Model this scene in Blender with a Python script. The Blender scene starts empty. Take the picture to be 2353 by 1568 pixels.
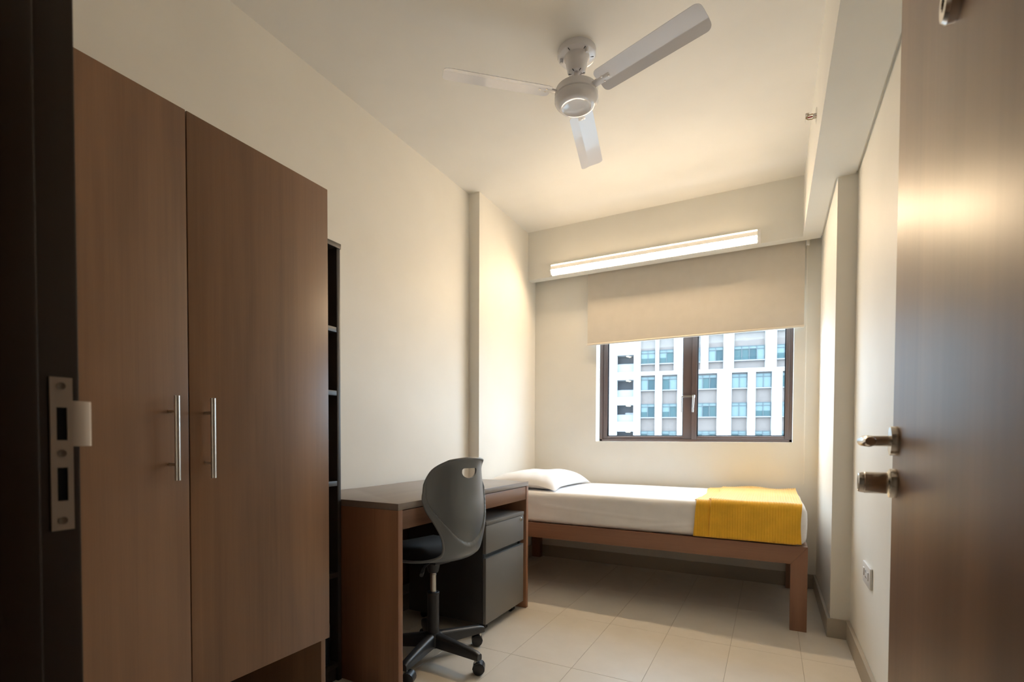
import bpy, bmesh, math, random
from mathutils import Vector, Matrix, noise
PI = math.pi
R = math.radians
random.seed(4)
C = bpy.context.scene.collection
SC = bpy.context.scene

# ---------------------------------------------------------------- camera
cam_d = bpy.data.cameras.new('camera')
cam = bpy.data.objects.new('camera', cam_d)
C.objects.link(cam)
yaw, pit, rol = R(27.945), R(-1.3131), R(0.1933)
fw = Vector((-math.sin(yaw) * math.cos(pit), math.cos(yaw) * math.cos(pit), math.sin(pit)))
r0 = Vector((math.cos(yaw), math.sin(yaw), 0))
u0 = r0.cross(fw)
rr = math.cos(rol) * r0 + math.sin(rol) * u0
uu = -math.sin(rol) * r0 + math.cos(rol) * u0
m = Matrix((rr, uu, -fw)).transposed().to_4x4()
m.translation = Vector((0, 0, 0.9927))
cam.matrix_world = m
cam_d.sensor_fit = 'HORIZONTAL'
cam_d.sensor_width = 36.0
cam_d.lens = 1146.457 / 2353 * 36.0
cam_d.shift_x = (1176.5 - 1163.75) / 2353
cam_d.shift_y = (1033.39 - 784) / 2353
cam_d.clip_start = 0.02
cam_d.clip_end = 500
cam_d.dof.use_dof = True
cam_d.dof.focus_distance = 1.75
cam_d.dof.aperture_fstop = 5.6
SC.camera = cam

# ---------------------------------------------------------------- view, sky
vs = SC.view_settings
vs.view_transform = 'Standard'
vs.look = 'None'
vs.exposure = 0.17
vs.gamma = 1.0
vs.use_curve_mapping = False
SC.cycles.use_denoising = True
SC.cycles.max_bounces = 12
SC.cycles.diffuse_bounces = 8
SC.cycles.glossy_bounces = 5
SC.cycles.transparent_max_bounces = 12
SC.cycles.sample_clamp_indirect = 8.0

SKY_ZENITH = 13.6         # a bright hazy sky, a little brighter overhead than at the horizon
SKY_COLOUR = (0.75, 0.93, 1.13)
TUBE = 90.0
TUBE_COLOUR = (1.0, 0.745, 0.475)

w = bpy.data.worlds.new('overcast_sky')
SC.world = w
w.use_nodes = True
nt = w.node_tree
for n in list(nt.nodes):
    nt.nodes.remove(n)
tc = nt.nodes.new('ShaderNodeTexCoord')
sx = nt.nodes.new('ShaderNodeSeparateXYZ')
nt.links.new(tc.outputs['Generated'], sx.inputs[0])
mx = nt.nodes.new('ShaderNodeMath'); mx.operation = 'MAXIMUM'; mx.inputs[1].default_value = 0.0
nt.links.new(sx.outputs['Z'], mx.inputs[0])
ma = nt.nodes.new('ShaderNodeMath'); ma.operation = 'MULTIPLY_ADD'
ma.inputs[1].default_value = SKY_ZENITH * 0.35
ma.inputs[2].default_value = SKY_ZENITH * 0.65
nt.links.new(mx.outputs[0], ma.inputs[0])
bg = nt.nodes.new('ShaderNodeBackground')
bg.inputs[0].default_value = (*SKY_COLOUR, 1)
nt.links.new(ma.outputs[0], bg.inputs[1])
wo = nt.nodes.new('ShaderNodeOutputWorld')
nt.links.new(bg.outputs[0], wo.inputs[0])

# a sampling portal over the window opening (gives no light of its own)
pd = bpy.data.lights.new('window_portal', 'AREA')
pd.shape = 'RECTANGLE'; pd.size = 1.36; pd.size_y = 0.8
pd.cycles.is_portal = True
po = bpy.data.objects.new('window_portal', pd)
C.objects.link(po)
po.location = (-0.558, 4.03, 1.38)
po.rotation_euler = (R(-90), 0, 0)

# ---------------------------------------------------------------- materials
MATS = {}

def pbsdf(name, col, rough=0.5, metal=0.0, spec=0.5, coat=0.0, coat_rough=0.1):
    mt = bpy.data.materials.new(name)
    mt.use_nodes = True
    b = mt.node_tree.nodes['Principled BSDF']
    b.inputs['Base Color'].default_value = (*col, 1)
    b.inputs['Roughness'].default_value = rough
    b.inputs['Metallic'].default_value = metal
    b.inputs['Specular IOR Level'].default_value = spec
    b.inputs['Coat Weight'].default_value = coat
    b.inputs['Coat Roughness'].default_value = coat_rough
    MATS[name] = mt
    return mt

def nd(mt, t):
    return mt.node_tree.nodes.new(t)

def lk(mt, a, b):
    mt.node_tree.links.new(a, b)

def add_noise(mt, scale, detail=3.0, rough=0.5, coord='Object', dist=0.0):
    t = nd(mt, 'ShaderNodeTexCoord'); mp = nd(mt, 'ShaderNodeMapping')
    mp.inputs['Scale'].default_value = scale if isinstance(scale, tuple) else (scale,) * 3
    lk(mt, t.outputs[coord], mp.inputs[0])
    nz = nd(mt, 'ShaderNodeTexNoise')
    nz.inputs['Scale'].default_value = 1.0
    nz.inputs['Detail'].default_value = detail
    nz.inputs['Roughness'].default_value = rough
    nz.inputs['Distortion'].default_value = dist
    lk(mt, mp.outputs[0], nz.inputs['Vector'])
    return nz

def ramp(mt, fac, stops):
    rp = nd(mt, 'ShaderNodeValToRGB')
    e = rp.color_ramp.elements
    e[0].position, e[0].color = stops[0][0], (*stops[0][1], 1)
    e[1].position, e[1].color = stops[-1][0], (*stops[-1][1], 1)
    for p, c in stops[1:-1]:
        q = e.new(p); q.color = (*c, 1)
    lk(mt, fac, rp.inputs[0])
    return rp

def bump(mt, h, strength, dist=0.002):
    b = nd(mt, 'ShaderNodeBump')
    b.inputs['Strength'].default_value = strength
    b.inputs['Distance'].default_value = dist
    lk(mt, h, b.inputs['Height'])
    lk(mt, b.outputs[0], mt.node_tree.nodes['Principled BSDF'].inputs['Normal'])

def paint(name, col, rough=0.55, var=0.03, spec=0.3):
    mt = pbsdf(name, col, rough, spec=spec)
    n1 = add_noise(mt, 2.5, 4)
    lo = tuple(max(0, c * (1 - var)) for c in col); hi = tuple(min(1, c * (1 + var)) for c in col)
    rp = ramp(mt, n1.outputs[0], [(0.3, lo), (0.7, hi)])
    lk(mt, rp.outputs[0], mt.node_tree.nodes['Principled BSDF'].inputs['Base Color'])
    n2 = add_noise(mt, 220, 2)
    bump(mt, n2.outputs[0], 0.06, 0.001)
    return mt

def wood(name, dark, mid, light, axis, rough=0.38, spec=0.5, coat=0.0, coat_rough=0.2, fine=90, coarse=9):
    mt = pbsdf(name, mid, rough, spec=spec, coat=coat, coat_rough=coat_rough)
    def sc(a, b):
        v = [a, a, a]; v[axis] = b
        return tuple(v)
    n1 = add_noise(mt, sc(coarse, 0.7), 3, 0.5, dist=0.4)
    n2 = add_noise(mt, sc(fine, 1.6), 3, 0.6)
    n3 = add_noise(mt, sc(fine * 4, 9), 2, 0.6)
    a1 = nd(mt, 'ShaderNodeMath'); a1.operation = 'MULTIPLY_ADD'; a1.inputs[1].default_value = 0.72
    lk(mt, n1.outputs[0], a1.inputs[0])
    a2 = nd(mt, 'ShaderNodeMath'); a2.operation = 'MULTIPLY_ADD'; a2.inputs[1].default_value = 0.19
    a2.inputs[2].default_value = 0.0
    lk(mt, n2.outputs[0], a2.inputs[0])
    a3 = nd(mt, 'ShaderNodeMath'); a3.operation = 'MULTIPLY_ADD'; a3.inputs[1].default_value = 0.09
    lk(mt, n3.outputs[0], a3.inputs[0]); lk(mt, a2.outputs[0], a3.inputs[2])
    lk(mt, a3.outputs[0], a1.inputs[2])
    rp = ramp(mt, a1.outputs[0], [(0.30, dark), (0.5, mid), (0.70, light)])
    lk(mt, rp.outputs[0], mt.node_tree.nodes['Principled BSDF'].inputs['Base Color'])
    bump(mt, n2.outputs[0], 0.012, 0.0004)
    return mt

def fabric(name, col, scale=500, strength=0.25, rough=0.9, sheen=0.2, var=0.05):
    mt = pbsdf(name, col, rough, spec=0.15)
    mt.node_tree.nodes['Principled BSDF'].inputs['Sheen Weight'].default_value = sheen
    n0 = add_noise(mt, 14, 3)
    rp = ramp(mt, n0.outputs[0], [(0.3, tuple(c * (1 - var) for c in col)), (0.7, tuple(min(1, c * (1 + var)) for c in col))])
    lk(mt, rp.outputs[0], mt.node_tree.nodes['Principled BSDF'].inputs['Base Color'])
    n2 = add_noise(mt, scale, 2)
    bump(mt, n2.outputs[0], strength, 0.0006)
    return mt

def emis(name, col, s):
    mt = bpy.data.materials.new(name); mt.use_nodes = True
    b = mt.node_tree.nodes['Principled BSDF']
    b.inputs['Base Color'].default_value = (0.8, 0.8, 0.8, 1)
    b.inputs['Emission Color'].default_value = (*col, 1)
    b.inputs['Emission Strength'].default_value = s
    MATS[name] = mt
    return mt

paint('wall_paint', (0.80, 0.778, 0.722))
paint('ceiling_paint', (0.81, 0.795, 0.755), 0.6)
paint('trim_paint', (0.81, 0.80, 0.755), 0.5)
paint('skirting', (0.42, 0.375, 0.31), 0.35, 0.06)
paint('plaster_outside', (0.6, 0.6, 0.6), 0.8)
wood('wardrobe_wood', (0.1596, 0.0814, 0.0403), (0.2292, 0.1204, 0.0605), (0.3069, 0.1630, 0.0821), 2, 0.36, 0.62)
wood('desk_wood', (0.1913, 0.0900, 0.0495), (0.2812, 0.1395, 0.0765), (0.3712, 0.1913, 0.1080), 2, 0.40, 0.45)
wood('desk_wood_long', (0.1275, 0.0600, 0.0330), (0.1875, 0.0930, 0.0510), (0.2475, 0.1275, 0.0720), 1, 0.36, 0.5)
wood('desk_top_wood', (0.17, 0.135, 0.115), (0.20, 0.162, 0.140), (0.225, 0.185, 0.16), 1, 0.33, 0.95)
wood('bed_wood', (0.1802, 0.0891, 0.0536), (0.2544, 0.1272, 0.0760), (0.3287, 0.1696, 0.1028), 0, 0.40, 0.45)
wood('bed_wood_upright', (0.1802, 0.0891, 0.0536), (0.2544, 0.1272, 0.0760), (0.3287, 0.1696, 0.1028), 2, 0.40, 0.45)
wood('door_wood', (0.1275, 0.0645, 0.0330), (0.1875, 0.0990, 0.0510), (0.2550, 0.1380, 0.0750), 2, 0.41, 0.42, 0.0, 0.26, 70, 7)
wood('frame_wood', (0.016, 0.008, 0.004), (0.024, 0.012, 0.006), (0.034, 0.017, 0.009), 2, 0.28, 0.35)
wood('black_wood', (0.0273, 0.0234, 0.0215), (0.0410, 0.0351, 0.0312), (0.0585, 0.0507, 0.0449), 2, 0.42, 0.5)
paint('grout', (0.47, 0.42, 0.35), 0.8)
pbsdf('steel', (0.62, 0.60, 0.57), 0.28, 1.0)
pbsdf('screw_dark', (0.24, 0.20, 0.16), 0.45, 0.5)
pbsdf('chrome', (0.75, 0.75, 0.74), 0.12, 1.0)
pbsdf('handle_steel', (0.66, 0.61, 0.55), 0.24, 1.0)
pbsdf('strike_steel', (0.58, 0.50, 0.42), 0.5, 0.55)
pbsdf('dark_hole', (0.004, 0.003, 0.003), 0.9)
pbsdf('black_plastic', (0.022, 0.023, 0.026), 0.42, spec=0.5)
pbsdf('caster_plastic', (0.018, 0.018, 0.02), 0.35, spec=0.5)
pbsdf('white_plastic', (0.70, 0.68, 0.66), 0.4)
pbsdf('fan_enamel', (0.71, 0.71, 0.75), 0.16, spec=0.6, coat=0.4, coat_rough=0.05)
pbsdf('lamp_white', (0.82, 0.81, 0.79), 0.35)
pbsdf('window_frame', (0.15, 0.105, 0.095), 0.4, spec=0.5)
pbsdf('rubber_seal', (0.015, 0.015, 0.016), 0.7)
pbsdf('blue_plastic', (0.03, 0.16, 0.42), 0.4)
pbsdf('navy_plastic', (0.008, 0.012, 0.02), 0.3)
pbsdf('red_glass', (0.35, 0.01, 0.015), 0.2)
pbsdf('brass', (0.45, 0.36, 0.22), 0.3, 1.0)
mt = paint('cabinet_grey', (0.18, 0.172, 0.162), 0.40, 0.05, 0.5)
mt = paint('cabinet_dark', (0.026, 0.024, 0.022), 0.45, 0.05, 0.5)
pbsdf('cabinet_edge', (0.13, 0.14, 0.145), 0.35)
mt = pbsdf('chair_shell', (0.150, 0.166, 0.182), 0.33, spec=0.8)
bump(mt, add_noise(mt, 900, 2).outputs[0], 0.25, 0.0004)
fabric('seat_fabric', (0.012, 0.013, 0.016), 700, 0.4)
fabric('sheet', (0.88, 0.87, 0.87), 700, 0.10, 0.85, 0.1, 0.02)
fabric('pillow_cotton', (0.84, 0.83, 0.835), 700, 0.08, 0.85, 0.1, 0.02)
fabric('blanket_wool', (0.90, 0.50, 0.035), 900, 0.3, 0.95, 0.7, 0.08)
fabric('blind_fabric', (0.62, 0.575, 0.51), 900, 0.15, 0.9, 0.0, 0.02)
pbsdf('blind_bar', (0.75, 0.68, 0.58), 0.4)
pbsdf('chain_plastic', (0.78, 0.74, 0.66), 0.4)
emis('tube_lens', TUBE_COLOUR, TUBE)
emis('tube_uplight', TUBE_COLOUR, TUBE * 0.13)
# perforated reflector of the lamp: glows through small holes
mt = emis('tube_perforated', TUBE_COLOUR, 1.0)
b = mt.node_tree.nodes['Principled BSDF']
tcn = nd(mt, 'ShaderNodeTexCoord'); vr = nd(mt, 'ShaderNodeTexVoronoi')
vr.inputs['Scale'].default_value = 230; vr.inputs['Randomness'].default_value = 0.0
lk(mt, tcn.outputs['Object'], vr.inputs['Vector'])
rp = ramp(mt, vr.outputs['Distance'], [(0.3, (0.55, 0.55, 0.55)), (0.5, (0.28, 0.28, 0.28))])
lk(mt, rp.outputs[0], b.inputs['Emission Strength'])

# floor tile: pale beige with faint clouds
mt = pbsdf('floor_tile', (0.60, 0.53, 0.43), 0.34, spec=0.45)
oi = nd(mt, 'ShaderNodeObjectInfo')
n1 = add_noise(mt, 7, 4, 0.6)
rp = ramp(mt, n1.outputs[0], [(0.3, (0.715, 0.665, 0.59)), (0.7, (0.765, 0.715, 0.64))])
lk(mt, rp.outputs[0], mt.node_tree.nodes['Principled BSDF'].inputs['Base Color'])
n2 = add_noise(mt, 60, 2)
bump(mt, n2.outputs[0], 0.05, 0.001)

# clear window glass
mt = bpy.data.materials.new('clear_glass'); mt.use_nodes = True; MATS['clear_glass'] = mt
for n in list(mt.node_tree.nodes):
    mt.node_tree.nodes.remove(n)
tr = nd(mt, 'ShaderNodeBsdfTransparent'); tr.inputs[0].default_value = (0.93, 0.97, 0.98, 1)
gl = nd(mt, 'ShaderNodeBsdfGlossy'); gl.inputs['Roughness'].default_value = 0.02
mixn = nd(mt, 'ShaderNodeMixShader'); mixn.inputs[0].default_value = 0.05
lk(mt, tr.outputs[0], mixn.inputs[1]); lk(mt, gl.outputs[0], mixn.inputs[2])
out = nd(mt, 'ShaderNodeOutputMaterial'); lk(mt, mixn.outputs[0], out.inputs[0])

# far building
paint('tower_white', (0.33, 0.33, 0.33), 0.8, 0.02)
paint('tower_brown', (0.125, 0.102, 0.090), 0.8, 0.05)
paint('tower_grey', (0.20, 0.20, 0.21), 0.8, 0.04)
pbsdf('tower_frame', (0.055, 0.065, 0.07), 0.6)
pbsdf('tower_glass', (0.030, 0.058, 0.060), 0.3, spec=0.2)
pbsdf('tower_glass_dark', (0.018, 0.040, 0.046), 0.3, spec=0.2)
pbsdf('tower_shade', (0.072, 0.105, 0.105), 0.5)
emis('tower_lamp', (1.0, 0.85, 0.6), 3.0)
paint('ground_outside', (0.25, 0.25, 0.24), 0.9)

# ---------------------------------------------------------------- geometry helpers
class B:
    """collects shapes into one mesh"""
    def __init__(s):
        s.bm = bmesh.new()
    def _faces(s, vs, fs):
        v = [s.bm.verts.new(p) for p in vs]
        out = []
        for f in fs:
            try:
                out.append(s.bm.faces.new([v[i] for i in f]))
            except ValueError:
                pass
        return v, out
    def box(s, x0, x1, y0, y1, z0, z1, bev=0.0, seg=2):
        vs = [(x, y, z) for x in (x0, x1) for y in (y0, y1) for z in (z0, z1)]
        v, f = s._faces(vs, [(0, 1, 3, 2), (4, 6, 7, 5), (0, 4, 5, 1), (2, 3, 7, 6), (0, 2, 6, 4), (1, 5, 7, 3)])
        if bev > 0:
            es = list({e for q in f for e in q.edges})
            bmesh.ops.bevel(s.bm, geom=es, offset=bev, segments=seg, affect='EDGES', profile=0.5)
        return s
    def prism(s, poly, axis, a, b, bev=0.0):
        """poly of 2D points extruded along axis (0,1,2) from a to b"""
        def mk(p, t):
            q = [p[0], p[1]]
            q.insert(axis, t)
            return tuple(q)
        n = len(poly)
        vs = [mk(p, a) for p in poly] + [mk(p, b) for p in poly]
        fs = [tuple(range(n)), tuple(range(2 * n - 1, n - 1, -1))]
        fs += [(i, (i + 1) % n, n + (i + 1) % n, n + i) for i in range(n)]
        v, f = s._faces(vs, fs)
        if bev > 0:
            es = list({e for q in f for e in q.edges})
            bmesh.ops.bevel(s.bm, geom=es, offset=bev, segments=2, affect='EDGES', profile=0.5)
        return s
    def lathe(s, prof, c=(0, 0, 0), axis=(0, 0, 1), n=32, cap=True):
        """prof: (radius, height) pairs along axis from c"""
        ax = Vector(axis).normalized()
        t = Vector((1, 0, 0)) if abs(ax.x) < 0.9 else Vector((0, 1, 0))
        e1 = ax.cross(t).normalized(); e2 = ax.cross(e1)
        c = Vector(c)
        vs = []
        for r, h in prof:
            for k in range(n):
                a = 2 * PI * k / n
                vs.append(c + ax * h + (e1 * math.cos(a) + e2 * math.sin(a)) * max(r, 1e-5))
        fs = []
        for i in range(len(prof) - 1):
            for k in range(n):
                fs.append((i * n + k, i * n + (k + 1) % n, (i + 1) * n + (k + 1) % n, (i + 1) * n + k))
        if cap:
            fs.append(tuple(range(n - 1, -1, -1)))
            fs.append(tuple(range((len(prof) - 1) * n, len(prof) * n)))
        s._faces(vs, fs)
        return s
    def tube(s, pts, rad, n=14):
        pts = [Vector(p) for p in pts]
        rads = rad if isinstance(rad, (list, tuple)) else [rad] * len(pts)
        rings = []
        ref = None
        for i, p in enumerate(pts):
            d = (pts[min(i + 1, len(pts) - 1)] - pts[max(i - 1, 0)]).normalized()
            if ref is None:
                ref = Vector((0, 0, 1)) if abs(d.z) < 0.9 else Vector((1, 0, 0))
            e1 = (ref - d * ref.dot(d)).normalized(); e2 = d.cross(e1); ref = e1
            rings.append([p + (e1 * math.cos(2 * PI * k / n) + e2 * math.sin(2 * PI * k / n)) * rads[i] for k in range(n)])
        vs = [v for r in rings for v in r]
        fs = []
        for i in range(len(pts) - 1):
            for k in range(n):
                fs.append((i * n + k, i * n + (k + 1) % n, (i + 1) * n + (k + 1) % n, (i + 1) * n + k))
        fs.append(tuple(range(n - 1, -1, -1))); fs.append(tuple(range((len(pts) - 1) * n, len(pts) * n)))
        s._faces(vs, fs)
        return s
    def grid(s, fn, nu, nv):
        vs = [fn(i / nu, j / nv) for i in range(nu + 1) for j in range(nv + 1)]
        fs = [(i * (nv + 1) + j, (i + 1) * (nv + 1) + j, (i + 1) * (nv + 1) + j + 1, i * (nv + 1) + j + 1)
              for i in range(nu) for j in range(nv)]
        s._faces(vs, fs)
        return s
    def ball(s, c, r, n=10):
        pr = [(r * math.sin(PI * i / n), -r * math.cos(PI * i / n)) for i in range(n + 1)]
        return s.lathe(pr, c, n=max(8, n), cap=False)
    def xf(s, M):
        s.bm.transform(M)
        return s
    def mesh(s, name, smooth=True, ang=35):
        bmesh.ops.remove_doubles(s.bm, verts=s.bm.verts, dist=1e-6)
        bmesh.ops.recalc_face_normals(s.bm, faces=s.bm.faces)
        me = bpy.data.meshes.new(name)
        s.bm.to_mesh(me); s.bm.free()
        if smooth:
            for p in me.polygons:
                p.use_smooth = True
            me.set_sharp_from_angle(angle=R(ang))
        return me

def obj(name, bld, mat, parent=None, smooth=True, ang=35):
    me = bld if isinstance(bld, bpy.types.Mesh) else bld.mesh(name, smooth, ang)
    if mat and not me.materials:
        me.materials.append(MATS[mat])
    o = bpy.data.objects.new(name, me)
    C.objects.link(o)
    if parent:
        o.parent = parent
    return o

def empty(name, loc=(0, 0, 0), rz=0.0, parent=None):
    o = bpy.data.objects.new(name, None)
    C.objects.link(o)
    o.location = loc
    o.rotation_euler = (0, 0, rz)
    o.empty_display_size = 0.1
    if parent:
        o.parent = parent
    return o

def tag(o, label, cat, group=None):
    o['label'] = label; o['category'] = cat
    if group:
        o['group'] = group
    return o

def struct(o, label=None):
    o['kind'] = 'structure'
    if label:
        o['label'] = label
    return o

def spline(pts, n):
    """Catmull-Rom through tuples"""
    P = [pts[0]] + list(pts) + [pts[-1]]
    k = len(pts) - 1
    out = []
    for j in range(n + 1):
        t = j / n * k
        i = min(int(t), k - 1); f = t - i
        p0, p1, p2, p3 = P[i], P[i + 1], P[i + 2], P[i + 3]
        out.append(tuple(0.5 * (2 * b + (c - a) * f + (2 * a - 5 * b + 4 * c - d) * f * f + (3 * b - a - 3 * c + d) * f ** 3)
                         for a, b, c, d in zip(p0, p1, p2, p3)))
    return out

def lerp(a, b, t):
    return a + (b - a) * t

def interp(x, xs, ys):
    if x <= xs[0]:
        return ys[0]
    for i in range(len(xs) - 1):
        if x <= xs[i + 1]:
            return lerp(ys[i], ys[i + 1], (x - xs[i]) / (xs[i + 1] - xs[i]))
    return ys[-1]

# ---------------------------------------------------------------- the room
XL, XLC, XR, XRC = -1.860, -1.777, 0.356, 0.273
YF, YPL, YPR, YB = 0.243, 2.945, 2.961, 3.862
ZC, ZB = 2.669, 2.283
XBM, YPM, YPMB = 0.162, 3.716, 3.793
T = 0.16

fl = struct(obj('floor', B().box(XL - T, XR + T, 0.0, YB + T, -0.12, -0.0012), 'grout'), 'pale beige tiled bedroom floor')
tile_meshes = {}
xs = [-1.043 + 0.2945 * k for k in range(-4, 7)]
ys = [2.018 + 0.583 * k for k in range(-5, 6)]
for i in range(len(xs) - 1):
    for j in range(len(ys) - 1):
        x0, x1 = max(xs[i], XL), min(xs[i + 1], XR)
        y0, y1 = max(ys[j], YF - 0.14), min(ys[j + 1], YB)
        if x1 - x0 < 0.02 or y1 - y0 < 0.02:
            continue
        key = (round(x1 - x0, 4), round(y1 - y0, 4))
        if key not in tile_meshes:
            g = 0.0009
            me = B().box(g, key[0] - g, g, key[1] - g, -0.008, 0.0, 0.0006, 1).mesh('tile', True, 30)
            me.materials.append(MATS['floor_tile'])
            tile_meshes[key] = me
        t = obj('tile', tile_meshes[key], None, fl)
        t.location = (x0, y0, 0)

struct(obj('ceiling', B().box(XL - T, XR + T, YF - 0.143, YB + T, ZC, ZC + 0.12), 'ceiling_paint'), 'plain cream painted ceiling')
wl = B().prism([(XL, YF - 0.143), (XL, YPL), (XLC, YPL), (XLC, YB + T), (XL - T, YB + T), (XL - T, YF - 0.143)], 2, 0.0, ZC)
struct(obj('wall_left', wl, 'wall_paint', smooth=False), 'cream wall with a shallow pier beside the bed')
wr = B().prism([(XR, YF - 0.143), (XR, YPR), (XRC, YPR), (XRC, YB + T), (XR + T, YB + T), (XR + T, YF - 0.143)], 2, 0.0, ZC)
struct(obj('wall_right', wr, 'wall_paint', smooth=False), 'cream wall with a shallow pier behind the door')
WX0, WX1, WZ0, WZ1 = -1.240, 0.126, 0.970, 2.06
YW = YB + 0.10                                # room face of the window frame
wb = B()
wb.box(XLC, WX0, YB, YB + T, 0, ZC).box(WX1, XRC, YB, YB + T, 0, ZC)
wb.box(WX0, WX1, YB, YB + T, 0, WZ0).box(WX0, WX1, YB, YB + T, WZ1, ZC)
struct(obj('wall_back', wb, 'wall_paint', smooth=False), 'cream window wall behind the bed')
OX0, OX1, OZ = -0.66, 0.17, 2.10              # doorway
wf = B()
wf.box(XL, OX0, YF - 0.143, YF, 0, ZC).box(OX1, XR, YF - 0.143, YF, 0, ZC).box(OX0, OX1, YF - 0.143, YF, OZ, ZC)
struct(obj('wall_front', wf, 'wall_paint', smooth=False), 'cream wall around the doorway')
# dim corridor behind the camera
co = B()
co.box(-2.0, 1.4, -1.6, -1.5, 0, 2.5).box(-2.1, -2.0, -1.6, YF - 0.143, 0, 2.5).box(1.4, 1.5, -1.6, YF - 0.143, 0, 2.5)
co.box(-2.1, 1.5, -1.6, YF - 0.143, 2.5, 2.6)
co.box(-2.1, XL - T, 0.0, YF - 0.143, 0, 2.6).box(XR + T, 1.5, 0.0, YF - 0.143, 0, 2.6)
struct(obj('wall_corridor', co, 'wall_paint', smooth=False), 'corridor walls and ceiling outside the room')
struct(obj('floor_corridor', B().box(-2.1, 1.5, -1.6, 0.0, -0.12, 0.0), 'floor_tile', smooth=False), 'corridor floor outside the room')

# ceiling bulkhead along the right wall, pelmet over the window
tb = B().box(XBM, XR - 0.010, YF, YPR, ZB, ZC).box(XBM, XRC - 0.010, YPR, YPMB, ZB, ZC)
tb.box(XR - 0.010, XR, YF, YPR, ZB + 0.012, ZC).box(XRC - 0.010, XRC, YPR, YPMB, ZB + 0.012, ZC)
struct(obj('trim_1', tb, 'trim_paint', smooth=False), 'boxed ceiling bulkhead along the wall by the door')
struct(obj('trim_2', B().box(XLC, XBM, YPM, YPMB, ZB, ZC), 'trim_paint', smooth=False), 'boxed pelmet across the top of the window wall')
# skirting tiles
bt, bz = 0.0144, 0.094
bb = B().box(XLC, XRC - bt, YB - bt, YB, 0, bz, 0.002)
struct(obj('baseboard_back', bb, 'skirting'), 'beige tile skirting under the window')
bb = B().prism([(XR, YF), (XR - bt, YF), (XR - bt, YPR - bt), (XRC - bt, YPR - bt), (XRC - bt, YB), (XRC, YB), (XRC, YPR), (XR, YPR)], 2, 0, bz, 0.002)
struct(obj('baseboard_right', bb, 'skirting'), 'beige tile skirting stepping round the pier by the door')
bb = B().prism([(XL, YF), (XL + bt, YF), (XL + bt, YPL - bt), (XLC + bt, YPL - bt), (XLC + bt, YB), (XLC, YB), (XLC, YPL), (XL, YPL)], 2, 0, bz, 0.002)
struct(obj('baseboard_left', bb, 'skirting'), 'beige tile skirting below the desk wall')

# ---------------------------------------------------------------- window
win = struct(empty('window_1', (0, 0, 0)), 'brown framed two-part window with a lever handle')
fy0, fy1 = YW, YW + 0.055
GX = [(-1.180, -0.596), (-0.494, 0.082)]
fr = B()
fr.box(WX0, WX0 + 0.022, fy0, fy1, WZ0, WZ1, 0.002).box(WX1 - 0.018, WX1, fy0, fy1, WZ0, WZ1, 0.002)
fr.box(WX0, WX1, fy0, fy1, WZ0, WZ0 + 0.018, 0.002).box(WX0, WX1, fy0, fy1, WZ1 - 0.02, WZ1, 0.002)
obj('window_frame', fr, 'window_frame', win)
for k, (a, b_) in enumerate(GX):
    xa = WX0 + 0.022 if k == 0 else -0.531
    xb = -0.531 if k == 0 else WX1 - 0.018
    s = B()
    y0s, y1s = fy0 + (0.012 if k == 0 else 0.0), fy1 - 0.004
    s.box(xa, a, y0s, y1s, WZ0 + 0.018, WZ1 - 0.02, 0.003).box(b_, xb, y0s, y1s, WZ0 + 0.018, WZ1 - 0.02, 0.003)
    s.box(a, b_, y0s, y1s, WZ0 + 0.018, 1.012, 0.003).box(a, b_, y0s, y1s, WZ1 - 0.06, WZ1 - 0.02, 0.003)
    so = obj('sash', s, 'window_frame', win)
    g = 0.006
    q = B().box(a, a + g, y0s + 0.02, y0s + 0.026, 1.012, WZ1 - 0.06).box(b_ - g, b_, y0s + 0.02, y0s + 0.026, 1.012, WZ1 - 0.06)
    q.box(a, b_, y0s + 0.02, y0s + 0.026, 1.012, 1.012 + g)
    obj('glazing_seal', q, 'rubber_seal', so)
    obj('pane', B().box(a, b_, y0s + 0.026, y0s + 0.032, 1.012, WZ1 - 0.06), 'clear_glass', so, False)
hd = B().box(-0.600, -0.520, fy0 - 0.012, fy0 + 0.003, 1.303, 1.316, 0.003).box(-0.523, -0.506, fy0 - 0.028, fy0 + 0.001, 1.298, 1.320, 0.004)
hd.tube([(-0.514, fy0 - 0.03, 1.312), (-0.515, fy0 - 0.034, 1.27), (-0.519, fy0 - 0.032, 1.19)], [0.0075, 0.0065, 0.0055])
obj('window_handle', hd, 'steel', win)
st = B().tube([(-0.602, fy0 - 0.01, 1.312), (-0.603, fy0 - 0.012, 1.19)], 0.004)
obj('window_stay', st, 'steel', win)

# ---------------------------------------------------------------- entrance door and frame
fo = struct(empty('trim_3'), 'dark stained timber door frame with a steel strike plate')
fp = [(-0.66, 0.05), (-0.607, 0.05), (-0.607, 0.2095), (-0.620, 0.2095), (-0.620, 0.2455), (-0.66, 0.2455)]
jb = B()
jb.prism(fp, 2, 0.0, OZ, 0.003)
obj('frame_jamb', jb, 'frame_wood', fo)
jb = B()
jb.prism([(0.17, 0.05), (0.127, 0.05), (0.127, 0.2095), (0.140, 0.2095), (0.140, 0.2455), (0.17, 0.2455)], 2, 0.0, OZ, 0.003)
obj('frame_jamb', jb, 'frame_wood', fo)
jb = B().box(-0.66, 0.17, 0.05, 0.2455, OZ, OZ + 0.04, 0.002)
obj('frame_head', jb, 'frame_wood', fo)
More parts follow.
